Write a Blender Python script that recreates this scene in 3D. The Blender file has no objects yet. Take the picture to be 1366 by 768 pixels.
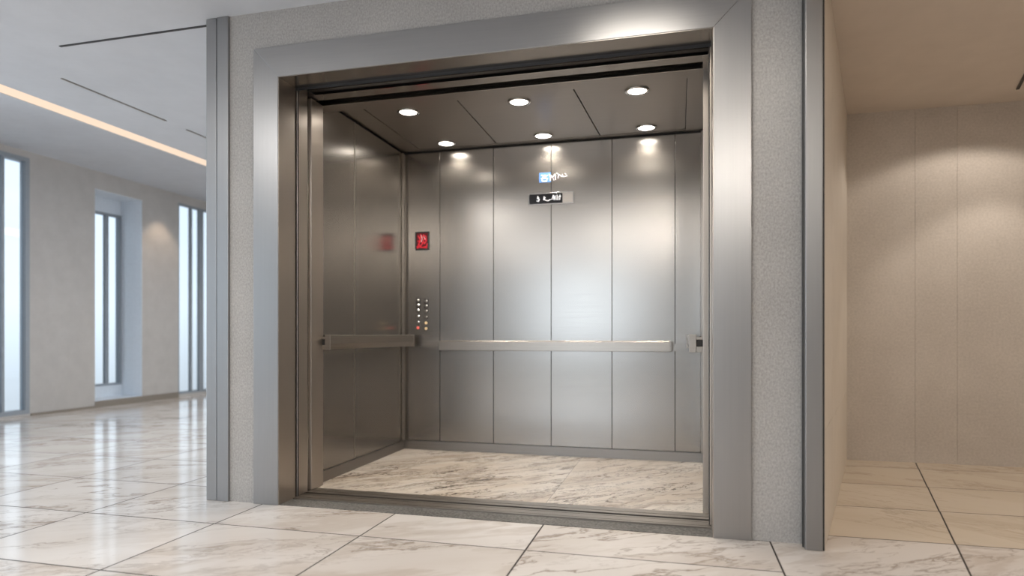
import bpy, math, random
from mathutils import Vector
random.seed(7)
S = bpy.context.scene
COL = S.collection
PI = math.pi

# ------------------------------------------------------------------ helpers
class MB:
    """collects polygons, builds ONE mesh object"""
    def __init__(s):
        s.v = []; s.f = []; s.m = []; s.uv = []
    def poly(s, pts, mi=0, uv=None):
        n = len(s.v); s.v += [tuple(p) for p in pts]
        s.f.append(tuple(range(n, n + len(pts)))); s.m.append(mi)
        s.uv.append(uv or [(p[0], p[1]) for p in pts])
    def box(s, x0, x1, y0, y1, z0, z1, mi=0):
        n = len(s.v)
        s.v += [(x0,y0,z0),(x1,y0,z0),(x1,y1,z0),(x0,y1,z0),(x0,y0,z1),(x1,y0,z1),(x1,y1,z1),(x0,y1,z1)]
        for q in ((0,3,2,1),(4,5,6,7),(0,1,5,4),(1,2,6,5),(2,3,7,6),(3,0,4,7)):
            s.f.append(tuple(n+i for i in q)); s.m.append(mi)
            s.uv.append([(s.v[n+i][0], s.v[n+i][1]) for i in q])
        return s
    def prism(s, pts, z0, z1, mi=0):
        """extrude an xy polygon (counter-clockwise) between z0 and z1"""
        n = len(pts); b = len(s.v)
        s.v += [(p[0],p[1],z0) for p in pts] + [(p[0],p[1],z1) for p in pts]
        fs = [tuple(b+i for i in reversed(range(n))), tuple(b+n+i for i in range(n))]
        fs += [(b+i, b+(i+1)%n, b+n+(i+1)%n, b+n+i) for i in range(n)]
        for f in fs:
            s.f.append(f); s.m.append(mi); s.uv.append([(s.v[i][0], s.v[i][1]) for i in f])
        return s
    def extrude(s, ring0, ring1, mi=0):
        """closed solid between two matching rings of 3d points"""
        n = len(ring0); b = len(s.v)
        s.v += [tuple(p) for p in ring0] + [tuple(p) for p in ring1]
        fs = [tuple(b+i for i in reversed(range(n))), tuple(b+n+i for i in range(n))]
        fs += [(b+i, b+(i+1)%n, b+n+(i+1)%n, b+n+i) for i in range(n)]
        for f in fs:
            s.f.append(f); s.m.append(mi); s.uv.append([(0,0)]*len(f))
        return s
    def lathe(s, prof, cx, cy, cz, axis='z', n=40, mi=0, closed=False):
        """prof: list of (r, h); axis z or y"""
        b = len(s.v); k = len(prof)
        for (r, h) in prof:
            for i in range(n):
                a = 2*PI*i/n
                if axis == 'z': s.v.append((cx+r*math.cos(a), cy+r*math.sin(a), cz+h))
                else: s.v.append((cx+r*math.cos(a), cy+h, cz+r*math.sin(a)))
        rng = range(k if closed else k-1)
        for j in rng:
            for i in range(n):
                j2 = (j+1) % k
                f = (b+j*n+i, b+j*n+(i+1)%n, b+j2*n+(i+1)%n, b+j2*n+i)
                s.f.append(f); s.m.append(mi); s.uv.append([(0,0)]*4)
        if not closed:
            for j in (0, k-1):
                if prof[j][0] > 1e-6:
                    s.f.append(tuple(b+j*n+i for i in range(n))); s.m.append(mi); s.uv.append([(0,0)]*n)
        return s
    def build(s, name, mat, parent=None, bevel=0.0, seg=2, smooth=False, loc=None):
        me = bpy.data.meshes.new(name)
        me.from_pydata(s.v, [], s.f); 
        ul = me.uv_layers.new(name='UVMap')
        k = 0
        for p in me.polygons:
            p.material_index = s.m[p.index]
            p.use_smooth = smooth
            for c in s.uv[p.index]:
                ul.data[k].uv = c; k += 1
        for m in (mat if isinstance(mat, (list, tuple)) else [mat]): me.materials.append(m)
        me.validate()
        import bmesh
        bm = bmesh.new(); bm.from_mesh(me); bmesh.ops.recalc_face_normals(bm, faces=bm.faces); bm.to_mesh(me); bm.free()
        o = bpy.data.objects.new(name, me); COL.objects.link(o)
        if parent:
            o.parent = parent
            o.location = -Vector(parent.location) if parent.type == 'EMPTY' else (0,0,0)
        if bevel:
            b = o.modifiers.new('bevel', 'BEVEL'); b.width = bevel; b.segments = seg; b.limit_method = 'ANGLE'
            b.harden_normals = False
        return o

def tag(o, label, cat, group=None, kind=None):
    o['label'] = label; o['category'] = cat
    if group: o['group'] = group
    if kind: o['kind'] = kind
    return o
def empty(name, loc, label, cat, group=None, kind=None):
    o = bpy.data.objects.new(name, None); COL.objects.link(o); o.location = loc
    o.empty_display_size = .1
    return tag(o, label, cat, group, kind)
def struct(o, label, cat):
    return tag(o, label, cat, None, 'structure')

# ------------------------------------------------------------------ materials
def new(name):
    m = bpy.data.materials.new(name); m.use_nodes = True
    nt = m.node_tree; b = nt.nodes['Principled BSDF']
    return m, nt, b
def link(nt, a, b): nt.links.new(a, b)
def srgb(r, g, b):
    f = lambda c: (c/255/12.92) if c/255 <= .04045 else ((c/255+.055)/1.055)**2.4
    return (f(r), f(g), f(b), 1)
def ramp(nt, stops, interp='LINEAR'):
    r = nt.nodes.new('ShaderNodeValToRGB'); r.color_ramp.interpolation = interp
    e = r.color_ramp.elements
    while len(e) < len(stops): e.new(.5)
    for i, (p, c) in enumerate(stops):
        e[i].position = p; e[i].color = c
    return r
def noise(nt, vec, scale, detail=4, rough=.5, dist=0.0):
    n = nt.nodes.new('ShaderNodeTexNoise')
    n.inputs['Scale'].default_value = scale; n.inputs['Detail'].default_value = detail
    n.inputs['Roughness'].default_value = rough; n.inputs['Distortion'].default_value = dist
    if vec: link(nt, vec, n.inputs['Vector'])
    return n
def mapping(nt, src, scale=(1,1,1), rot=(0,0,0)):
    mp = nt.nodes.new('ShaderNodeMapping')
    mp.inputs['Scale'].default_value = scale; mp.inputs['Rotation'].default_value = rot
    link(nt, src, mp.inputs['Vector']); return mp.outputs['Vector']
def geo_pos(nt):
    return nt.nodes.new('ShaderNodeNewGeometry').outputs['Position']

def steel(name, col, rough=.3, brush=(220,220,3), var=.06, bump=.02, aniso=0.0, metallic=1.0):
    """brushed stainless steel; brush = noise scale along x, y, z (small = grain direction)"""
    m, nt, b = new(name)
    v = mapping(nt, geo_pos(nt), brush)
    n = noise(nt, v, 1.0, 3, .6)
    big = noise(nt, geo_pos(nt), 1.3, 2, .5)
    c0 = tuple(c*(1-var) for c in col[:3])+(1,); c1 = tuple(min(1,c*(1+var)) for c in col[:3])+(1,)
    r = ramp(nt, [(.3,c0),(.7,c1)]); link(nt, n.outputs['Fac'], r.inputs['Fac'])
    link(nt, r.outputs['Color'], b.inputs['Base Color'])
    mr = nt.nodes.new('ShaderNodeMapRange'); mr.inputs['To Min'].default_value = rough-.008; mr.inputs['To Max'].default_value = rough+.008
    link(nt, big.outputs['Fac'], mr.inputs['Value']); link(nt, mr.outputs['Result'], b.inputs['Roughness'])
    b.inputs['Metallic'].default_value = metallic
    bp = nt.nodes.new('ShaderNodeBump'); bp.inputs['Strength'].default_value = bump; bp.inputs['Distance'].default_value = .002
    if bump > .1: link(nt, n.outputs['Fac'], bp.inputs['Height']); link(nt, bp.outputs['Normal'], b.inputs['Normal'])
    if aniso:
        b.inputs['Anisotropic'].default_value = aniso
        t = nt.nodes.new('ShaderNodeTangent'); t.direction_type = 'RADIAL'; t.axis = 'Z'
        link(nt, t.outputs['Tangent'], b.inputs['Tangent'])
    return m

def plaster(name, ca, cb, scale=90, bump=.35, rough=.85, dist=.004, big=.35, grain=(1,1,1)):
    m, nt, b = new(name)
    p = mapping(nt, geo_pos(nt), grain)
    n = noise(nt, p, scale, 6, .65)
    g = noise(nt, geo_pos(nt), 1.6, 4, .6)
    mx = nt.nodes.new('ShaderNodeMath'); mx.operation = 'MULTIPLY_ADD'
    link(nt, g.outputs['Fac'], mx.inputs[0]); mx.inputs[1].default_value = big
    sb = nt.nodes.new('ShaderNodeMath'); sb.operation = 'MULTIPLY'; link(nt, n.outputs['Fac'], sb.inputs[0]); sb.inputs[1].default_value = 1-big
    link(nt, sb.outputs[0], mx.inputs[2])
    r = ramp(nt, [(.38,ca),(.62,cb)]); link(nt, mx.outputs[0], r.inputs['Fac'])
    link(nt, r.outputs['Color'], b.inputs['Base Color']); b.inputs['Roughness'].default_value = rough
    bp = nt.nodes.new('ShaderNodeBump'); bp.inputs['Strength'].default_value = bump; bp.inputs['Distance'].default_value = dist
    link(nt, n.outputs['Fac'], bp.inputs['Height']); link(nt, bp.outputs['Normal'], b.inputs['Normal'])
    return m

def marble(name, base, tint, vein, vein2, rough=.14, amt=.8, density=1.0, rot=.5, stretch=.42, cover=0.0):
    m, nt, b = new(name)
    uv = nt.nodes.new('ShaderNodeUVMap'); uv.uv_map = 'UVMap'
    v = mapping(nt, uv.outputs['UV'], (1,1,1), (0,0,rot))
    v = mapping(nt, v, (stretch, 1.25, 1))
    warp = noise(nt, v, 1.7*density, 5, .6)
    add = nt.nodes.new('ShaderNodeVectorMath'); add.operation = 'MULTIPLY_ADD'
    link(nt, warp.outputs['Color'], add.inputs[0]); add.inputs[1].default_value = (.75,.75,.75); link(nt, v, add.inputs[2])
    def veins(scale, width, seed, detail=6):
        off = nt.nodes.new('ShaderNodeVectorMath'); off.operation = 'ADD'; off.inputs[1].default_value = (seed, seed*1.7, seed*.3)
        link(nt, add.outputs[0], off.inputs[0])
        n = noise(nt, off.outputs[0], scale*density, detail, .58)
        s1 = nt.nodes.new('ShaderNodeMath'); s1.operation = 'SUBTRACT'; link(nt, n.outputs['Fac'], s1.inputs[0]); s1.inputs[1].default_value = .5
        a = nt.nodes.new('ShaderNodeMath'); a.operation = 'ABSOLUTE'; link(nt, s1.outputs[0], a.inputs[0])
        mr = nt.nodes.new('ShaderNodeMapRange'); mr.inputs['From Min'].default_value = 0; mr.inputs['From Max'].default_value = width
        mr.inputs['To Min'].default_value = 1; mr.inputs['To Max'].default_value = 0; mr.interpolation_type = 'SMOOTHSTEP'
        link(nt, a.outputs[0], mr.inputs['Value']); return mr.outputs['Result']
    def patch(scale, lo, hi, seed):
        off = nt.nodes.new('ShaderNodeVectorMath'); off.operation = 'ADD'; off.inputs[1].default_value = (seed, seed, 0)
        link(nt, v, off.inputs[0])
        n = noise(nt, off.outputs[0], scale*density, 3, .5)
        mr = nt.nodes.new('ShaderNodeMapRange'); mr.inputs['From Min'].default_value = lo-cover; mr.inputs['From Max'].default_value = hi-cover
        link(nt, n.outputs['Fac'], mr.inputs['Value']); return mr.outputs['Result']
    def mul(a, c):
        x = nt.nodes.new('ShaderNodeMath'); x.operation = 'MULTIPLY'; x.use_clamp = True
        link(nt, a, x.inputs[0])
        if isinstance(c, (int,float)): x.inputs[1].default_value = c
        else: link(nt, c, x.inputs[1])
        return x.outputs[0]
    def mix(fac, a, bb):
        x = nt.nodes.new('ShaderNodeMix'); x.data_type = 'RGBA'
        link(nt, fac, x.inputs[0])
        if isinstance(a, tuple): x.inputs[6].default_value = a
        else: link(nt, a, x.inputs[6])
        if isinstance(bb, tuple): x.inputs[7].default_value = bb
        else: link(nt, bb, x.inputs[7])
        return x.outputs[2]
    cloud = patch(1.4, .35, .7, 3.0)
    c = mix(cloud, base, tint)
    c = mix(mul(mul(veins(1.1, .06, 5.0, 5), patch(.9, .42, .62, 9.0)), .55*amt), c, vein2)
    c = mix(mul(mul(veins(2.1, .022, 11.0, 8), patch(1.1, .40, .62, 21.0)), amt), c, vein)
    c = mix(mul(mul(veins(5.0, .02, 31.0, 8), patch(1.5, .48, .66, 41.0)), .7*amt), c, vein)
    link(nt, c, b.inputs['Base Color'])
    b.inputs['Roughness'].default_value = rough
    b.inputs['IOR'].default_value = 1.5
    return m

def plain(name, col, rough=.5, metallic=0.0, emit=None, es=1.0, spec=None):
    m, nt, b = new(name)
    n = noise(nt, geo_pos(nt), 30, 2, .5)
    c0 = tuple(c*.97 for c in col[:3])+(1,)
    r = ramp(nt, [(.4,c0),(.6,col)]); link(nt, n.outputs['Fac'], r.inputs['Fac'])
    link(nt, r.outputs['Color'], b.inputs['Base Color'])
    b.inputs['Roughness'].default_value = rough; b.inputs['Metallic'].default_value = metallic
    if emit:
        b.inputs['Emission Color'].default_value = emit; b.inputs['Emission Strength'].default_value = es
    return m

M = {}
M['floor']   = marble('floor_marble', srgb(236,230,224), srgb(222,213,204), srgb(140,120,102), srgb(186,168,150), rough=.12, amt=.72, rot=-.55, cover=.05)
M['corr']    = marble('corridor_marble', srgb(222,208,188), srgb(212,196,174), srgb(150,128,104), srgb(190,170,146), rough=.22, amt=.5)
M['carfl']   = marble('car_marble', srgb(246,238,228), srgb(222,206,188), srgb(100,82,66), srgb(150,128,108), rough=.25, amt=1.05, density=1.75, rot=-.75, stretch=.36, cover=.06)
M['grout']   = plain('grout', srgb(70,64,58), .8)
M['granite'] = plaster('granite', srgb(66,64,62), srgb(140,136,132), 70, .1, .45, .001)
M['steel']   = steel('wall_steel', (.42,.395,.365,1), .235, (2,120,120), .03, .015, .45, .96)
M['steel_v'] = steel('door_steel', (.52,.465,.41,1), .295, (50,50,2), .01, .02, 0, .9)
M['frame']   = steel('frame_steel', (.40,.395,.39,1), .33, (2,120,120), .02, .015)
M['frame_v'] = steel('frame_steel_vertical', (.40,.395,.39,1), .33, (120,120,2), .02, .015)
M['trimst']  = steel('trim_steel', (.36,.36,.36,1), .38, (120,120,2), .02, .015)
M['rail']    = steel('rail_steel', (.42,.385,.345,1), .31, (2,2,240), .06, .02)
M['ceilst']  = steel('car_ceiling_steel', (.42,.385,.35,1), .31, (2,120,120), .03, .012, 0, .9)
M['base']    = steel('kick_steel', (.34,.32,.30,1), .36, (3,240,240), .05, .01)
M['chrome']  = steel('chrome', (.75,.74,.72,1), .12, (60,60,60), .02, .0)
M['seam']    = plain('seam_shadow', (.03,.028,.026,1), .6)
M['track']   = plain('track_dark', (.05,.052,.056,1), .4, .6)
M['black']   = plain('black_gloss', (.012,.012,.014,1), .15)
M['plaster'] = plaster('rough_plaster', srgb(154,152,149), srgb(184,182,179), 110, .35, .9, .005, .25, (1,1,.7))
M['beige']   = plaster('lobby_beige', srgb(184,181,177), srgb(192,189,185), 6, .03, .8)
M['corrw']   = plaster('corridor_plaster', srgb(182,172,160), srgb(202,192,180), 60, .3, .9, .003, .45)
M['panelw']  = plaster('side_panel_paint', srgb(214,204,190), srgb(220,210,196), 5, .02, .45)
M['ceil']    = plaster('ceiling_white', srgb(202,207,214), srgb(208,213,220), 4, .02, .85)
M['ceilw']   = plaster('ceiling_warm', srgb(205,194,182), srgb(211,200,188), 4, .02, .85)
M['winfr']   = plain('window_frame', srgb(150,158,166), .45, 0)
M['reveal']  = plain('window_reveal', srgb(226,234,242), .6)
M['skirt']   = plain('skirting', srgb(138,130,120), .5)
M['lens']    = plain('light_lens', (1,1,1,1), .4, 0, (1,.93,.84,1), 14)
M['led']     = plain('cove_led', (.05,.04,.03,1), .6, 0, (.95,.74,.56,1), 1.0)
M['red']     = plain('red_led', (.5,.02,.03,1), .3, 0, (.8,.04,.06,1), .5)
M['redbg']   = plain('red_screen', (.03,.004,.005,1), .3, 0, (.35,.01,.02,1), .25)
M['pinkled'] = plain('pink_led', (.6,.4,.4,1), .3, 0, (1,.6,.6,1), .45)
M['blue']    = plain('blue_label', srgb(84,128,196), .35, 0, srgb(90,140,215), .14)  # faint glow put into the sticker colour, though it is no lamp
M['white']   = plain('white_print', srgb(240,242,245), .4, 0, (1,1,1,1), .25)  # slight glow put into the colour of the print
M['btnred']  = plain('button_red', (.6,.10,.08,1), .3, 0, (1,.2,.15,1), .55)
M['btnamber']= plain('button_amber', (.6,.45,.25,1), .3, 0, (1,.75,.45,1), .35)
def glassmat():
    m = bpy.data.materials.new('window_glass'); m.use_nodes = True; nt = m.node_tree
    nt.nodes.remove(nt.nodes['Principled BSDF'])
    out = nt.nodes['Material Output']
    t = nt.nodes.new('ShaderNodeBsdfTransparent'); t.inputs['Color'].default_value = (.94,.97,1,1)
    g = nt.nodes.new('ShaderNodeBsdfGlossy'); g.inputs['Roughness'].default_value = .02
    x = nt.nodes.new('ShaderNodeMixShader')
    fr = nt.nodes.new('ShaderNodeFresnel'); fr.inputs['IOR'].default_value = 1.25
    link(nt, fr.outputs[0], x.inputs[0]); link(nt, t.outputs[0], x.inputs[1]); link(nt, g.outputs[0], x.inputs[2])
    link(nt, x.outputs[0], out.inputs['Surface'])
    return m
M['glass'] = glassmat()

# ------------------------------------------------------------------ key dimensions (metres)
FY = 3.345            # face of the elevator wall
CZ = 2.92             # lobby ceiling
HZ = 3.27             # raised ceiling by the windows
LX = -7.78            # window wall
OX0, OX1, OZ = -2.28, .168, 2.52     # portal opening
CX0, CX1, CY1, CCZ = -2.335, .19, 5.26, 2.60     # car interior
def wl(y):  return .652 + (y-3.245)*.2694       # slanted side wall of the corridor

# ------------------------------------------------------------------ floor: marble slabs with real joints
fl = MB(); G = .0042
def slab(q, mi):
    """inset quad with a soft arris; own vein offset"""
    ox, oy = random.uniform(0,40), random.uniform(0,40)
    c = [sum(p[0] for p in q)/4, sum(p[1] for p in q)/4]
    pts = []
    for p in q:
        pts.append((p[0] + (G if p[0] < c[0] else -G), p[1] + (G if p[1] < c[1] else -G), 0))
    fl.poly(pts, mi, [(p[0]+ox, p[1]+oy) for p in pts])
xs = [-.69-.848*k for k in range(12)][::-1] + [.43]
xs = [-8.5] + [x for x in xs if x > -8.5]
ys = [2.925 - .70*k for k in range(14)][::-1] + [3.63, 4.33, 5.04, 5.75, 6.46, 7.17, 7.88, 8.59, 9.30, 10.0, 10.7, 11.4]
for j in range(len(ys)-1):
    for i in range(len(xs)-1):
        y0, y1, x0, x1 = ys[j], ys[j+1], xs[i], xs[i+1]
        if y0 > 3.3 and x1 > -2.8 + .5 : continue
        if y0 == 2.925 and x1 > OX0: y1 = FY if x0 > OX0-.2 else y1
        slab([(x0,y0),(x1,y0),(x1,y1),(x0,y1)], 0)
crow = [2.88 - .64*k for k in range(14)][::-1] + [3.517, 4.154, 4.80, 5.44, 5.80]
for j in range(len(crow)-1):
    y0, y1 = crow[j], crow[j+1]
    sk = lambda y: 1.203 + (y-3.178)*.238
    left = lambda y: .43 if y1 < 3.6 else wl(y)-.05
    cols = [left, sk] + [(lambda y, k=k: sk(y)+.92*k) for k in range(1, 5)]
    for i in range(len(cols)-1):
        a, b_ = cols[i], cols[i+1]
        if b_(y0) > 5.0: continue
        slab([(a(y0),y0),(b_(y0),y0),(b_(y1),y1),(a(y1),y1)], 1 if y1 > 3.6 else 0)
fl.poly([(-8.6,-7.2,-.0012),(5.2,-7.2,-.0012),(5.2,11.6,-.0012),(-8.6,11.6,-.0012)], 2)
struct(fl.build('floor', [M['floor'], M['corr'], M['grout']]), 'polished cream marble slab floor with brown veins and dark joints', 'floor')

# ------------------------------------------------------------------ elevator wall (rough plaster)
w = MB()
T = .12
w.box(-2.62, -2.444, FY, FY+T, 0, CZ)
w.box(.343, .60, FY, FY+T, 0, CZ)
w.box(-2.444, .343, FY, FY+T, 2.698, CZ)
struct(w.build('wall_front', M['plaster']), 'rough grey plaster wall around the elevator portal', 'wall')
w = MB(); w.box(-2.76, -2.66, FY+.04, 7.6, 0, CZ).box(-2.76, 1.8, 7.6, 7.7, 0, CZ)
struct(w.build('wall_side', M['plaster']), 'flank of the elevator block behind the left steel corner trim', 'wall')

# steel corner trims
t = MB().box(-2.778, -2.706, FY-.012, FY+.10, 0, CZ-.002).box(-2.699, -2.62, FY-.016, FY+.10, 0, CZ-.002)
struct(t.build('trim_1', M['trimst'], bevel=.003), 'narrow two-strip grey steel corner trim left of the portal', 'trim')
t = MB().box(-2.708, -2.696, FY+.0, FY+.09, 0, CZ-.003)
o = t.build('shadow_gap', M['seam'], bpy.data.objects['trim_1']); 
t = MB().box(.572, .648, FY-.095, FY+.10, 0, CZ-.002)
struct(t.build('trim_2', M['trimst'], bevel=.004), 'grey steel corner trim at the right end of the elevator wall', 'trim')
t = MB().box(.646, .656, FY-.085, FY+.08, 0, CZ-.003)
t.build('shadow_gap', M['seam'], bpy.data.objects['trim_2'])

# slanted side wall of the corridor: smooth panels with seams
def slant(y0, y1, z0, z1, th=.10, off=0.0):
    nx, ny = math.cos(math.atan(.2694)), -math.sin(math.atan(.2694))
    a = (wl(y0)+nx*off, y0+ny*off); b = (wl(y1)+nx*off, y1+ny*off)
    return [(a[0]-th*nx, a[1]-th*ny), a, b, (b[0]-th*nx, b[1]-th*ny)]
w = MB()
w.prism(slant(3.27, 5.78, 0, 0, .09, -.006), 0, 2.92, 1)
segs = [3.262, 3.83, 5.78]
for a, b in zip(segs[:-1], segs[1:]):
    for z0, z1 in ((0, .55), (.553, 2.92)):
        w.prism(slant(a+.0015, b-.0015, 0, 0, .05), z0, z1, 0)
struct(w.build('wall_right', [M['panelw'], M['seam']]), 'smooth beige panelled side wall running back into the corridor', 'wall')
# corridor back wall with faint vertical joints
w = MB(); w.box(1.20, 5.2, 5.712, 5.82, 0, 2.92, 1)
for a, b in ((1.20, 1.80), (1.8015, 2.09), (2.0915, 3.30), (3.3015, 5.2)):
    w.box(a, b, 5.70, 5.72, 0, 2.92, 0)
struct(w.build('wall_back', [M['corrw'], M['grout']]), 'textured beige plaster wall closing the corridor, lit in an arch', 'wall')
w = MB(); w.box(4.6, 4.7, -7, 5.8, 0, 3.3)
struct(w.build('wall_far_right', M['corrw']), 'beige wall of the corridor beyond the right edge', 'wall')

# ------------------------------------------------------------------ ceilings
c = MB()
c.prism([(-5.02,-7.2),(.66,-7.2),(.66,3.46),(-5.02,3.46)], CZ, CZ+.10)
c.prism([(-5.02,3.46),(-2.7,3.46),(-2.7,11.5),(-5.02,11.5)], CZ, CZ+.10)
struct(c.build('ceiling', M['ceil']), 'smooth white lobby ceiling in front of the elevator', 'ceiling')
c = MB().box(-8.4, -4.6, -7.2, 11.5, HZ, HZ+.1)
struct(c.build('ceiling_raised', M['ceil']), 'raised white ceiling strip beside the windows', 'ceiling')
c = MB().box(-5.02, -4.98, -7.2, 11.5, CZ+.1, HZ)
struct(c.build('ceiling_edge', M['ceil']), 'white upstand between lower and raised ceiling', 'ceiling')
c = MB()
c.prism([(.652,-7.2),(4.7,-7.2),(4.7,5.8),(1.30,5.8),(.652,3.245)], 2.775, 2.875)
struct(c.build('ceiling_corridor', M['ceilw']), 'warm beige corridor ceiling at the right', 'ceiling')
# cove light line along the edge
r = empty('cove_light', (-5.05, 2, CZ), 'warm glowing light strip along the step in the lobby ceiling', 'light strip')
MB().box(-5.20, -5.02, -6.5, 11.3, CZ+.004, CZ+.03).build('diffuser', M['led'], r)
MB().box(-5.21, -5.20, -6.5, 11.3, CZ-.001, CZ+.06).build('profile', M['ceil'], r)
# ceiling slots
def slot(name, pts, label, mat=None):
    o = MB().prism(pts, CZ-.004, CZ+.01).build(name, mat or M['track'])
    return tag(o, label, 'air slot', 'thin dark slots in the lobby ceiling')
slot('ceiling_slot', [(-3.98,3.395),(-2.79,3.395),(-2.79,3.412),(-3.98,3.412)], 'thin dark air slot in line with the elevator wall, nearest of the ceiling slots')
slot('ceiling_slot', [(-4.475,3.83),(-4.455,3.83),(-4.435,4.82),(-4.455,4.82)], 'long grey air slot running beside the warm light strip', M['base'])
slot('ceiling_slot', [(-4.46,5.08),(-4.44,5.08),(-4.42,6.1),(-4.44,6.1)], 'faint far air slot beyond the long one, next to the left corner trim', M['base'])

# ------------------------------------------------------------------ window wall
WO = -8.22
w = MB()
wins = [(-6.2,-4.9,0,3.19),(-3.9,-2.6,0,3.19),(-1.6,-.3,0,3.19),(.7,2.0,0,3.19),(2.9,4.2,0,3.19),(4.95,6.25,.03,3.19),(7.17,7.98,.09,3.02),(8.70,9.72,.05,3.13)]
prev = -7.2
for (a, b, z0, z1) in wins:
    w.box(LX-.16, LX, prev, a, 0, HZ); prev = b
    if z0 > 0: w.box(LX-.16, LX, a, b, -.01, z0)
    w.box(LX-.16, LX, a, b, z1, HZ)
w.box(LX-.16, LX, prev, 11.4, 0, HZ)
struct(w.build('wall_left', M['beige']), 'pale beige window wall on the far side of the lobby', 'wall')
for k, (a, b, z0, z1) in enumerate(wins[:-3]+[wins[5], wins[7]]):
    pass
def window(n, a, b, z0, z1, xg, bars, label, fw=.06):
    r = empty('window_%d' % n, (xg, (a+b)/2, z0), label, 'window', None, 'structure')
    f = MB()
    f.box(xg-.04, xg+.05, a, a+fw, z0, z1).box(xg-.04, xg+.05, b-fw, b, z0, z1)
    f.box(xg-.04, xg+.05, a+fw, b-fw, z1-fw, z1).box(xg-.04, xg+.05, a+fw, b-fw, z0, z0+fw)
    for (p, q) in bars: f.box(xg-.02, xg+.025, p, q, z0+fw, z1-fw)
    fo = f.build('window_frame', M['winfr'], r)
    MB().box(xg-.006, xg+.006, a+fw, b-fw, z0+fw, z1-fw).build('pane', M['glass'], fo)
    return r
window(1, 4.95, 6.25, .03, 3.19, LX-.05, [(5.93,5.96)], 'tall bright window cut by the left edge of the photo', .05)
window(3, 8.70, 9.72, .05, 3.13, LX-.05, [(9.0,9.04),(9.2,9.30)], 'tall white window half hidden behind the steel corner trim', .025)
r = window(2, 7.40, 7.98, .26, 2.80, WO+.02, [(7.71,7.77)], 'narrow bright window set deep in a blue-grey recess', .03)
rv = MB()
rv.box(WO, LX-.001, 7.975, 8.03, .05, 3.06).box(WO, LX-.161, 7.12, 7.169, .05, 3.06)
rv.box(WO, LX-.001, 7.169, 7.975, 3.015, 3.06).box(WO, LX-.001, 7.169, 7.975, .05, .095).box(LX-.16, LX-.001, 7.165, 7.175, .095, 3.015)
rv.box(WO, WO+.06, 7.169, 7.975, 2.80, 3.015).box(WO, WO+.06, 7.169, 7.975, .095, .26).box(WO, WO+.06, 7.169, 7.40, .26, 2.80)
rv.build('reveal_lining', M['reveal'], r)
for k, (a, b, z0, z1) in enumerate(wins[:5]):
    window(4+k, a, b, z0+.03, z1, LX-.12, [], 'tall lobby window outside the photo, beside the camera', .07)
bb = MB()
for a, b in ((6.26,7.17),(7.17,7.98),(7.98,8.70),(9.72,11.3)): bb.box(LX, LX+.015, a, b, 0, .09 if a > 7 else .03)
struct(bb.build('baseboard_left', M['skirt']), 'low taupe baseboard under the windows', 'baseboard')
w = MB().box(-8.3, -2.7, 11.35, 11.45, 0, HZ)
struct(w.build('wall_far', M['beige']), 'beige wall at the far end of the lobby', 'wall')
# wall behind the viewer: piers with tall openings to daylight
w = MB()
for a, b in ((-8.3,-3.8),(-1.3,4.7)): w.box(a, b, -7.2, -7.0, 0, HZ)
w.box(-8.3, 4.7, -7.2, -7.0, 2.85, HZ)
struct(w.build('wall_entrance', M['beige']), 'entrance wall of the lobby with tall openings', 'wall')

# ------------------------------------------------------------------ portal surround
pf = empty('elevator_portal', ((OX0+OX1)/2, FY, 0), 'wide brushed steel surround framing the open elevator', 'door frame')
PX0, PX1, PZ = -2.446, .345, 2.70
FF = FY-.015
def ring_y(pts, y0, y1):   # xz polygon extruded in y
    return [(p[0], y0, p[1]) for p in pts], [(p[0], y1, p[1]) for p in pts]
m_ = MB(); m_.extrude(*ring_y([(PX0,0),(OX0,0),(OX0,OZ),(PX0,PZ)], FF, FY+.16)); m_.build('jamb', M['frame_v'], pf, bevel=.002)
m_ = MB(); m_.extrude(*ring_y([(OX1,0),(PX1,0),(PX1,PZ),(OX1,OZ)], FF, FY+.16)); m_.build('jamb', M['frame_v'], pf, bevel=.002)
m_ = MB(); m_.extrude(*ring_y([(PX0,PZ),(OX0,OZ),(OX1,OZ),(PX1,PZ)], FF, FY+.16)); m_.build('header', M['frame'], pf, bevel=.002)
# inner lining of the reveal (darker door-side steel)
m_ = MB().box(OX0-.001, OX0+.003, FF+.004, FY+.16, 0, OZ); m_.build('reveal_lining', M['steel_v'], pf)
m_ = MB().box(OX1-.003, OX1+.001, FF+.004, FY+.16, 0, OZ); m_.build('reveal_lining', M['steel_v'], pf)
m_ = MB().box(OX0+.003, OX1-.003, FF+.004, FY+.16, OZ-.003, OZ+.001); m_.build('soffit', M['steel'], pf)

# retracted landing doors: only their leading edges show
for side in (0, 1):
    x0, x1 = (OX0-.05, OX0+.010) if side == 0 else (OX1-.010, OX1+.05)
    lab = 'brushed steel sliding door retracted at the left of the opening' if side == 0 else 'brushed steel sliding door retracted at the right of the opening'
    r = empty('elevator_door', ((x0+x1)/2, 3.57, 0), lab, 'elevator door', 'retracted elevator doors')
    MB().box(x0, x1, 3.517, 3.628, .012, 2.55).build('door_panel', M['steel_v'], r, bevel=.003)
    s_ = (x1-.0005, x1+.004) if side == 0 else (x0-.004, x0+.0005)
    MB().box(s_[0], s_[1], 3.519, 3.524, .012, 2.52).build('edge_strip', M['seam'], r)
    # dark gap and slim bright guide behind
    MB().box(OX0-.10 if side == 0 else OX1+.02, OX0-.062 if side == 0 else OX1+.06, 3.632, 3.735, .0, 2.60).build('shadow_gap', M['track'], r)

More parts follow.
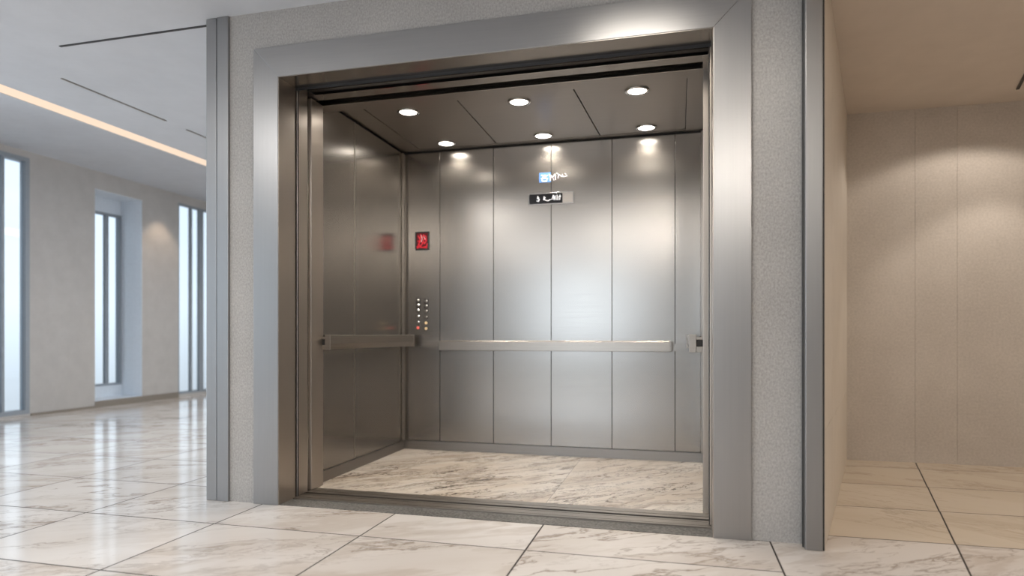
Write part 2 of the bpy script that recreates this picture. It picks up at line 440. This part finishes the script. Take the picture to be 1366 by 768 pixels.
# overhead door track: two dark channels between steel strips
tr = empty('door_track', ((OX0+OX1)/2, 3.7, 2.52), 'overhead steel door track with two dark channels above the opening', 'door track')
X0, X1 = OX0-.06, OX1+.06
MB().box(X0, X1, 3.507, 3.642, 2.60, 2.62).box(X0, X1, 3.505, 3.509, 2.50, 2.62).build('channel', M['track'], tr)
MB().box(X0, X1, 3.738, 3.812, 2.585, 2.60).build('channel', M['track'], tr)
MB().box(X0, X1, 3.640, 3.740, OZ, 2.62).build('steel_strip', M['steel'], tr, bevel=.002)
MB().box(X0, X1, 3.636, 3.6405, OZ-.006, 2.55).build('lip', M['chrome'], tr)
MB().box(X0, X1, 3.812, 3.950, OZ-.004, 2.62).build('steel_strip', M['ceilst'], tr, bevel=.002)
MB().box(X0, X1, 3.808, 3.8125, OZ-.009, 2.55).build('lip', M['chrome'], tr)
# dull hanging rail inside the first channel
MB().box(X0, X1, 3.56, 3.60, 2.565, 2.60).build('hanger_rail', M['base'], tr)

# threshold + sills
th = MB().box(OX0, OX1, FY-.004, 3.474, -.002, .003)
struct(th.build('trim_3', M['granite']), 'dark grey granite threshold strip in front of the steel sill', 'threshold')
def sill(name, y0, y1, label, z):
    m_ = MB(); n = 3; wdt = (y1-y0)/n
    m_.box(OX0, OX1, y0, y1, -.02, z-.008, 1)
    for i in range(n): m_.box(OX0, OX1, y0+i*wdt+.004, y0+(i+1)*wdt-.004, z-.010, z, 0)
    return tag(m_.build(name, [M['rail'], M['seam']], bevel=.0), label, 'door sill')
def sill2(name, bars, y0, y1, label, z):
    m_ = MB(); m_.box(OX0, OX1, y0, y1, -.02, z-.010, 1)
    for a, b in bars: m_.box(OX0, OX1, a, b, z-.014, z, 0)
    return tag(m_.build(name, [M['rail'], M['seam']]), label, 'door sill')
sill2('landing_sill', [(3.478,3.500),(3.506,3.565),(3.571,3.594)], 3.474, 3.600, 'grooved brushed steel landing sill behind the granite strip', .010)
sill2('car_sill', [(3.618,3.660),(3.667,3.735)], 3.612, 3.738, 'grooved brushed steel car sill at the edge of the car floor', .012)

# ------------------------------------------------------------------ elevator car
car = empty('elevator_car', ((CX0+CX1)/2, 4.5, 0), 'open elevator car lined with brushed steel panels and a veined marble floor', 'elevator')
g = .0022
# structural shell behind the panels
sh = MB()
sh.box(CX0-.06, CX0-.012, 3.74, CY1+.06, 0, 2.70).box(CX1+.012, CX1+.06, 3.74, CY1+.06, 0, 2.70)
sh.box(CX0-.06, CX1+.06, CY1+.012, CY1+.06, 0, 2.70).box(CX0-.06, CX1+.06, 3.95, CY1+.06, 2.625, 2.70)
sh.build('shell', M['seam'], car)
# back wall: six panels
bx = [CX0, -2.002, -1.519, -1.021, -.521, -.026, CX1]
for a, b in zip(bx[:-1], bx[1:]):
    MB().box(a+g, b-g, CY1, CY1+.012, .083, 2.585).build('back_panel', M['steel'], car, bevel=.0012)
# side walls
sy = [3.752, 4.363, 5.197]
for a, b in zip(sy[:-1], sy[1:]):
    MB().box(CX0-.012, CX0, a+g, b-g, .083, 2.585).build('side_panel', M['steel'], car, bevel=.0012)
    MB().box(CX1, CX1+.012, a+g, b-g, .083, 2.585).build('side_panel', M['steel'], car, bevel=.0012)
for x in (CX0, CX1):
    s_ = 1 if x == CX0 else -1
    a, b = sorted((x, x+s_*.020))
    MB().box(min(a, b), max(a, b), 5.199, 5.222, .083, 2.585).build('corner_trim', M['rail'], car, bevel=.003)
    a, b = sorted((x-s_*.012, x+s_*.010))
    MB().box(a, b, 5.226, CY1, .083, 2.585).build('corner_trim', M['rail'], car, bevel=.003)
MB().box(CX0-.002, CX0+.003, 4.357, 4.369, .083, 2.585).build('seam_highlight', M['rail'], car, bevel=.0015)  # bright strip added to draw the light line along the side seam
# kick plates
MB().box(CX0, CX1, CY1-.008, CY1+.012, .004, .080).build('kick_plate', M['base'], car)
MB().box(CX0-.012, CX0+.008, 3.752, CY1-.008, .004, .080).build('kick_plate', M['base'], car)
MB().box(CX1-.008, CX1+.012, 3.752, CY1-.008, .004, .080).build('kick_plate', M['base'], car)
# car floor: two big slabs, thin joint
f = MB(); JX = -.76
for a, b, o_ in ((CX0, JX-.0012, 3.3), (JX+.0012, CX1, 17.9)):
    f.poly([(a,3.742,.006),(b,3.742,.006),(b,CY1,.006),(a,CY1,.006)], 0, [(a+o_,3.74+o_),(b+o_,3.74+o_),(b+o_,CY1+o_),(a+o_,CY1+o_)])
f.poly([(CX0,3.742,.004),(CX1,3.742,.004),(CX1,CY1,.004),(CX0,CY1,.004)], 1)
f.build('floor_slab', [M['carfl'], M['grout']], car)
# thin front posts of the car
def post(x0, x1, s_):
    MB().box(x0, x1, 3.736, 3.750, .012, 2.56).build('front_post', M['steel_v'], car, bevel=.003)
MB().box(-2.345, -2.268, 3.668, 3.812, .013, 2.512).build('front_post', M['steel_v'], car, bevel=.004); post(.132, .162, -1)
MB().box(-2.345, -2.285, 3.648, 3.664, .0, 2.512).build('post_edge', M['chrome'], car, bevel=.006)
MB().box(.165, .180, 3.70, 3.75, .0, 2.56).build('post_edge', M['chrome'], car, bevel=.005)
# ceiling: border + three raised-seam panels
cg = .004; cb = MB(); IX0, IX1, IY0, IY1 = -2.163, .055, 3.98, 5.205
cb.box(CX0, IX0, 3.94, CY1-.004, CCZ, CCZ+.02).box(IX1, CX1, 3.94, CY1-.004, CCZ, CCZ+.02)
cb.box(IX0, IX1, IY1, CY1-.006, CCZ, CCZ+.02).box(IX0, IX1, 3.94, IY0, CCZ, CCZ+.02)
cb.build('ceiling_border', M['ceilst'], car, bevel=.0015)
cx = [(IX0,IX0),(-1.461,-1.474),(-.672,-.609),(IX1,IX1)]
for (a0,a1),(b0,b1) in zip(cx[:-1], cx[1:]):
    MB().prism([(a0+cg,IY0+cg),(b0-cg,IY0+cg),(b1-cg,IY1-.010),(a1+cg,IY1-.010)], CCZ+.003, CCZ+.02).build('ceiling_panel', M['ceilst'], car, bevel=.0015)
MB().box(CX0, CX1, CY1-.004, CY1+.012, 2.588, 2.62).build('shadow_gap', M['seam'], car)

# downlights in the car
lens_names = [('front left','beside the dark front strip, leftmost'),]
DL = [(-1.878,4.30,'front row downlight nearest the left wall of the car'),
      (-1.058,4.30,'front row downlight in the middle of the car ceiling'),
      (-.262,4.30,'front row downlight nearest the right wall of the car'),
      (-1.878,5.08,'back row downlight nearest the left wall of the car'),
      (-1.050,5.08,'back row downlight in the middle of the car ceiling'),
      (-.240,5.08,'back row downlight nearest the right wall of the car')]
proto = None
for (x, y, lab) in DL:
    lab = 'round glowing ' + lab
    if proto is None:
        r = empty('recessed_downlight', (x, y, CCZ), lab, 'downlight', 'six downlights in the elevator ceiling')
        MB().lathe([(.060,.002),(.078,.002),(.080,-.001),(.077,-.0055),(.066,-.0065),(.060,-.003)], x, y, CCZ, closed=True).build('trim_ring', M['chrome'], r, smooth=True)
        MB().lathe([(.0,.0015),(.061,.0015),(.061,-.001),(.0,-.0025)], x, y, CCZ).build('lens', M['lens'], r)
        proto = r
    else:
        r = proto.copy(); COL.objects.link(r); r.location = (x, y, CCZ); r['label'] = lab
        for ch in list(proto.children):
            q = ch.copy(); COL.objects.link(q); q.parent = r
    L = bpy.data.lights.new('car_lamp', 'SPOT'); L.energy = 30; L.spot_size = 2.5; L.spot_blend = .7
    L.shadow_soft_size = .055; L.color = (1,.90,.78)
    lo = bpy.data.objects.new('car_lamp', L); COL.objects.link(lo); lo.location = (x, y, CCZ-.02)

# ------------------------------------------------------------------ handrails
hr = empty('handrail', (-1.0, CY1, .91), 'long flat brushed steel handrail on the back wall of the car', 'handrail')
MB().box(-2.235, .08, CY1-.006, CY1, .872, .935).build('wall_plate', M['steel'], hr, bevel=.001)
prof = [(5.165,.872),(5.205,.872),(5.205,.952),(5.17,.955),(5.165,.945)]
m_ = MB(); m_.extrude([(-1.965,p[0],p[1]) for p in prof], [(-.062,p[0],p[1]) for p in prof]); m_.build('rail', M['rail'], hr, bevel=.002)
for x in (-1.945, -.082):
    MB().box(x-.018, x+.018, 5.205, CY1-.006, .885, .94).build('bracket', M['rail'], hr, bevel=.003)
MB().box(-.061, -.052, 5.168, 5.203, .876, .950).build('end_cap', M['base'], hr)
MB().box(-1.975, -1.966, 5.168, 5.203, .876, .950).build('end_cap', M['rail'], hr)
def side_rail(s_, xw, lab):
    """s_=+1 left wall, -1 right wall; rail stands off the wall"""
    r = empty('handrail', (xw, 4.5, .95), lab, 'handrail')
    X = lambda d: xw + s_*d
    pr = [(.095,.905),(.112,.907),(.130,.945),(.130,1.0),(.095,1.002)]
    m_ = MB(); m_.extrude([(X(p[0]),3.80,p[1]) for p in pr], [(X(p[0]),5.165,p[1]) for p in pr]); m_.build('rail', M['rail'], r, bevel=.002)
    a, b = sorted((X(0), X(.006)))
    MB().box(a, b, 3.79, 5.15, .905, .985).build('wall_plate', M['steel'], r)
    # open bracket at the near end, closed bracket further in
    a, b = sorted((X(.006), X(.118)))
    br = MB().box(a, b, 3.795, 3.835, .975, .990).box(a, b, 3.795, 3.835, .905, .935).box(a, b, 3.83, 3.845, .905, .99)
    br.build('bracket', M['rail'], r, bevel=.002)
    a2, b2 = sorted((X(.02), X(.09)))
    MB().box(a2, b2, 3.80, 3.83, .936, .974).build('bracket_shade', M['seam'], r)  # dark block stands for the shade inside the open bracket
    a, b = sorted((X(.006), X(.095)))
    MB().box(a, b, 4.93, 4.96, .92, .985).build('bracket', M['rail'], r, bevel=.002)
    a, b = sorted((X(.092), X(.132)))
    MB().box(a, b, 3.788, 3.800, .903, 1.004).build('end_cap', M['rail'], r, bevel=.002)
    MB().box(a, b, 5.165, 5.178, .903, 1.004).build('end_cap', M['rail'], r, bevel=.002)
side_rail(1, CX0, 'short brushed steel handrail on the left wall of the car')
side_rail(-1, CX1, 'short steel handrail on the right wall, only its near end showing')

# ------------------------------------------------------------------ strokes helper (lettering on the back wall, facing -y)
def strokes(lines, y, w, th=.0015):
    m_ = MB()
    for pts in lines:
        for (x0,z0),(x1,z1) in zip(pts[:-1], pts[1:]):
            d = Vector((x1-x0, z1-z0)); L = d.length
            if L < 1e-6: continue
            d /= L; n = Vector((-d.y, d.x))*w/2; e = d*w*.35
            q = [(x0-e.x+n.x, z0-e.y+n.y), (x1+e.x+n.x, z1+e.y+n.y), (x1+e.x-n.x, z1+e.y-n.y), (x0-e.x-n.x, z0-e.y-n.y)]
            m_.extrude([(p[0], y, p[1]) for p in q], [(p[0], y+th, p[1]) for p in q])
    return m_

# floor indicator
YW = CY1
DX0, DX1, DZ0, DZ1 = -2.228, -2.098, 1.742, 1.902
fi = empty('floor_indicator', ((DX0+DX1)/2, YW, 1.8), 'small black-framed red glowing floor display above the call buttons', 'display')
m_ = MB(); t_ = .013
m_.box(DX0, DX1, YW-.012, YW, DZ1-t_, DZ1).box(DX0, DX1, YW-.012, YW, DZ0, DZ0+t_).box(DX0, DX0+t_, YW-.012, YW, DZ0+t_, DZ1-t_).box(DX1-t_, DX1, YW-.012, YW, DZ0+t_, DZ1-t_)
m_.build('bezel', M['black'], fi, bevel=.002)
MB().box(DX0+t_, DX1-t_, YW-.006, YW, DZ0+t_, DZ1-t_).build('screen', M['redbg'], fi)
ux = lambda u: DX0+t_+.004 + u*(DX1-DX0-2*t_-.008); uz = lambda v: DZ0+t_+.004 + v*(DZ1-DZ0-2*t_-.008)
gl = [[(.05,.0),(.2,.35),(.3,.6),(.12,.85)],[(.35,.95),(.3,.6),(.55,.35),(.35,.12),(.15,.25)],[(.5,.7),(.62,.9),(.85,.8),(.9,.5),(.72,.3),(.6,.5),(.72,.68),(.9,.5)],[(.6,.05),(.95,.12),(.98,.3)],[(.1,.5),(.3,.45)],[(.0,.1),(.95,.02)]]
strokes([[(ux(a),uz(b)) for a,b in l] for l in gl], YW-.0085, .009).build('red_digits', M['red'], fi)
gl = [[(.42,.88),(.5,.62),(.4,.42)],[(.66,.78),(.8,.6)]]
strokes([[(ux(a),uz(b)) for a,b in l] for l in gl], YW-.0095, .006).build('pale_digits', M['pinkled'], fi)

# call buttons: two columns
cp = empty('control_panel', (-2.15, YW, 1.18), 'two columns of small chrome buttons under the red display', 'button panel')
rows = [1.305, 1.262, 1.217, 1.165, 1.113, 1.065]
for ci, cxp in enumerate((-2.203, -2.128)):
    for ri, z in enumerate(rows):
        z = z - (.006 if ci else 0)
        mat = M['chrome']
        if ri == 5: mat = M['btnred'] if ci == 0 else M['btnamber']
        if ri == 4 and ci == 1: mat = M['btnamber']
        if ri in (0, 1):
            b_ = MB().box(cxp-.018, cxp+.018, YW-.003, YW, z-.018, z+.018)
        else:
            b_ = MB().lathe([(.0,-.003),(.017,-.003),(.018,0)], cxp, YW, z, axis='y', n=24)
        o = b_.build('button', M['black'], cp)
        MB().lathe([(.0,-.009),(.009,-.009),(.013,-.0065),(.0135,-.003)], cxp, YW, z, axis='y', n=24).build('button_cap', mat, o, smooth=False)

# notice plaque
PXa, PXb, PZa, PZb = -1.213, -.828, 2.083, 2.182
pq = empty('notice_plaque', ((PXa+PXb)/2, YW, 2.13), 'horizontal black plaque with a silver rim and broken white lettering on the back wall', 'sign')
m_ = MB(); t_ = .009
m_.box(PXa, PXb, YW-.010, YW, PZb-t_, PZb).box(PXa, PXb, YW-.010, YW, PZa, PZa+t_).box(PXa, PXa+t_, YW-.010, YW, PZa+t_, PZb-t_).box(PXb-t_, PXb, YW-.010, YW, PZa+t_, PZb-t_)
m_.build('rim', M['chrome'], pq, bevel=.002)
MB().box(PXa+t_, -.925, YW-.006, YW, PZa+t_, PZb-t_).build('face', M['black'], pq)
MB().box(-.925, PXb-t_, YW-.006, YW, PZa+t_, PZb-t_).build('sheen_end', M['rail'], pq)  # pale end painted in for the light reflected off the plaque
px = lambda u: -1.145 + (u-290)*(.001032*.77); pz = lambda v: 2.133 - (v-585)*.00093*.77
gl = [[(308,555),(300,578),(322,592),(312,612),(296,606)],[(300,578),(318,572)],
      [(372,560),(368,590),(385,600)],[(384,572),(366,598)],
      [(390,604),(412,612),(440,598)],[(455,600),(470,550),(478,604)],[(478,604),(488,556),(496,606)],[(510,550),(508,606)],[(522,572),(520,606)],[(540,552),(538,606)],[(530,570),(549,568)]]
for gi in ((0,1),(2,3),(4,),(5,6),(7,),(8,),(9,10)):
    strokes([[(px(a),pz(b)) for a,b in gl[k]] for k in gi], YW-.0075, .006).build('letter', M['white'], pq)

# blue label above it
bl = empty('blue_label', (-1.05, YW, 2.31), 'small pale blue label with white marks above the black plaque', 'sticker')
MB().box(-1.122, -1.024, YW-.002, YW, 2.268, 2.350).build('panel', M['blue'], bl)
bxp = lambda u: -1.122 + (u-312)*.00082; bzp = lambda v: 2.348 - (v-322)*.00082
gl = [[(335,345),(400,350)],[(335,375),(400,380)],[(340,375),(345,405),(390,408),(392,382)],[(350,362),(385,362)],
      [(415,340),(430,372),(425,400)],[(432,352),(450,372),(470,345)],[(455,380),(462,402)],[(476,340),(480,398)],
      [(490,330),(512,345),(505,385)],[(520,350),(545,372)],[(548,345),(560,375),(600,365)],[(575,340),(590,350)],[(500,372),(530,378)]]
for gi in ((0,1),(2,3),(4,5),(6,),(7,),(8,),(9,),(10,11)):
    strokes([[(bxp(a),bzp(b)) for a,b in gl[k]] for k in gi], YW-.0035, .0052).build('letter', M['white'], bl)

# black slot in the corridor ceiling
a = Vector((2.364,5.407)); d = Vector((-.064,-.227)).normalized(); n = Vector((-d.y, d.x))*.010
b2 = a + d*.9
o = MB().prism([(a.x+n.x,a.y+n.y),(a.x-n.x,a.y-n.y),(b2.x-n.x,b2.y-n.y),(b2.x+n.x,b2.y+n.y)], 2.767, 2.785).build('ceiling_track', M['black'])
tag(o, 'thin black ceiling track just entering at the right edge of the photo', 'ceiling track')

# ------------------------------------------------------------------ lights
def area(name, loc, rot, sx, sy, e, col):
    L = bpy.data.lights.new(name, 'AREA'); L.shape = 'RECTANGLE'; L.size = sx; L.size_y = sy; L.energy = e; L.color = col
    o = bpy.data.objects.new(name, L); COL.objects.link(o); o.location = loc; o.rotation_euler = rot; return o
def spot(name, loc, e, size, col, soft=.06, blend=.6, rot=(0,0,0)):
    L = bpy.data.lights.new(name, 'SPOT'); L.energy = e; L.spot_size = size; L.spot_blend = blend; L.shadow_soft_size = soft; L.color = col
    o = bpy.data.objects.new(name, L); COL.objects.link(o); o.location = loc; o.rotation_euler = rot; return o
# daylight through the window wall and entrance
for y in (-5.5,-3.25,-.95,1.35,3.55):
    area('daylight', (-8.4, y, 1.7), (0, -PI/2, 0), 2.9, 1.2, 50, (.84,.92,1))
area('daylight', (-2.55, -7.5, 1.7), (PI/2, 0, 0), 2.9, 2.3, 70, (.74,.86,1))
# unseen fill lamps added for brightness (behind the viewer and behind the elevator block)
for (x, y) in ((-3.4,.6),(-.9,-1.2),(-3.4,-3.0),(-.9,-4.6)):
    area('lobby_fill', (x, y, CZ-.01), (0,0,0), 1.6, 1.6, 46, (1,.97,.94))
for y in (5.2, 7.4, 9.4):  # added fill, kept out of view by the elevator block
    area('lobby_fill', (-3.7, y, CZ-.01), (0,0,0), .8, 1.2, 26, (1,.98,.96))
spot('wall_washer', (-.25,2.55,CZ-.03), 55, 3.0, (1,.93,.84), .32)
spot('wall_washer', (.60,-.5,2.74), 60, 3.12, (1,.93,.84), .16, .1)
# corridor
spot('corridor_lamp', (2.15,5.08,2.74), 20, 2.32, (1,.92,.85), .04, .25)
spot('corridor_lamp', (2.3,5.08,2.74), 32, 1.5, (1,.92,.85), .03, .35)
area('corridor_panel', (2.9,2.6,2.74), (0,0,0), 1.0, 1.6, 20, (1,.94,.89))
area('corridor_panel', (2.6,-.6,2.74), (0,0,0), 1.0, 1.6, 18, (1,.94,.89))
# warm wash between the windows
spot('lobby_washer', (-7.45,8.3,HZ-.05), 30, 1.3, (1,.74,.52), .03, .5)
area('cove_wash', (-5.3, 4, HZ-.12), (0, PI, 0), .2, 12, 80, (.92,.95,1))

wd = bpy.data.worlds.new('sky'); S.world = wd; wd.use_nodes = True
nt = wd.node_tree; bg = nt.nodes['Background']
tc = nt.nodes.new('ShaderNodeTexCoord'); sp = nt.nodes.new('ShaderNodeSeparateXYZ')
link(nt, tc.outputs['Generated'], sp.inputs[0])
rp = ramp(nt, [(.46,(.55,.60,.64,1)),(.52,(.80,.90,.97,1)),(.75,(.78,.90,1,1))]); 
mr = nt.nodes.new('ShaderNodeMapRange'); mr.inputs['From Min'].default_value = -1; link(nt, sp.outputs['Z'], mr.inputs['Value'])
link(nt, mr.outputs['Result'], rp.inputs['Fac']); link(nt, rp.outputs['Color'], bg.inputs['Color'])
bg.inputs['Strength'].default_value = 1.35

# ------------------------------------------------------------------ camera
cam = bpy.data.cameras.new('camera'); co = bpy.data.objects.new('camera', cam); COL.objects.link(co)
F = 861.0
cam.sensor_width = 36; cam.lens = F/1366*36
yaw = math.atan((905-683)/F)
co.location = (0,0,1.0); co.rotation_euler = (PI/2, 0, yaw)
cam.shift_y = (447-384)/1366
cam.clip_start = .05
cam.dof.use_dof = True; cam.dof.focus_distance = 3.75; cam.dof.aperture_fstop = cam.lens/1000/.022
S.camera = co

S.view_settings.view_transform = 'Standard'; S.view_settings.look = 'None'
S.view_settings.exposure = 0; S.view_settings.gamma = 1
S.cycles.max_bounces = 8; S.cycles.diffuse_bounces = 5; S.cycles.glossy_bounces = 6
S.cycles.use_denoising = True
S.cycles.sample_clamp_indirect = 4
S.cycles.caustics_reflective = False; S.cycles.caustics_refractive = False
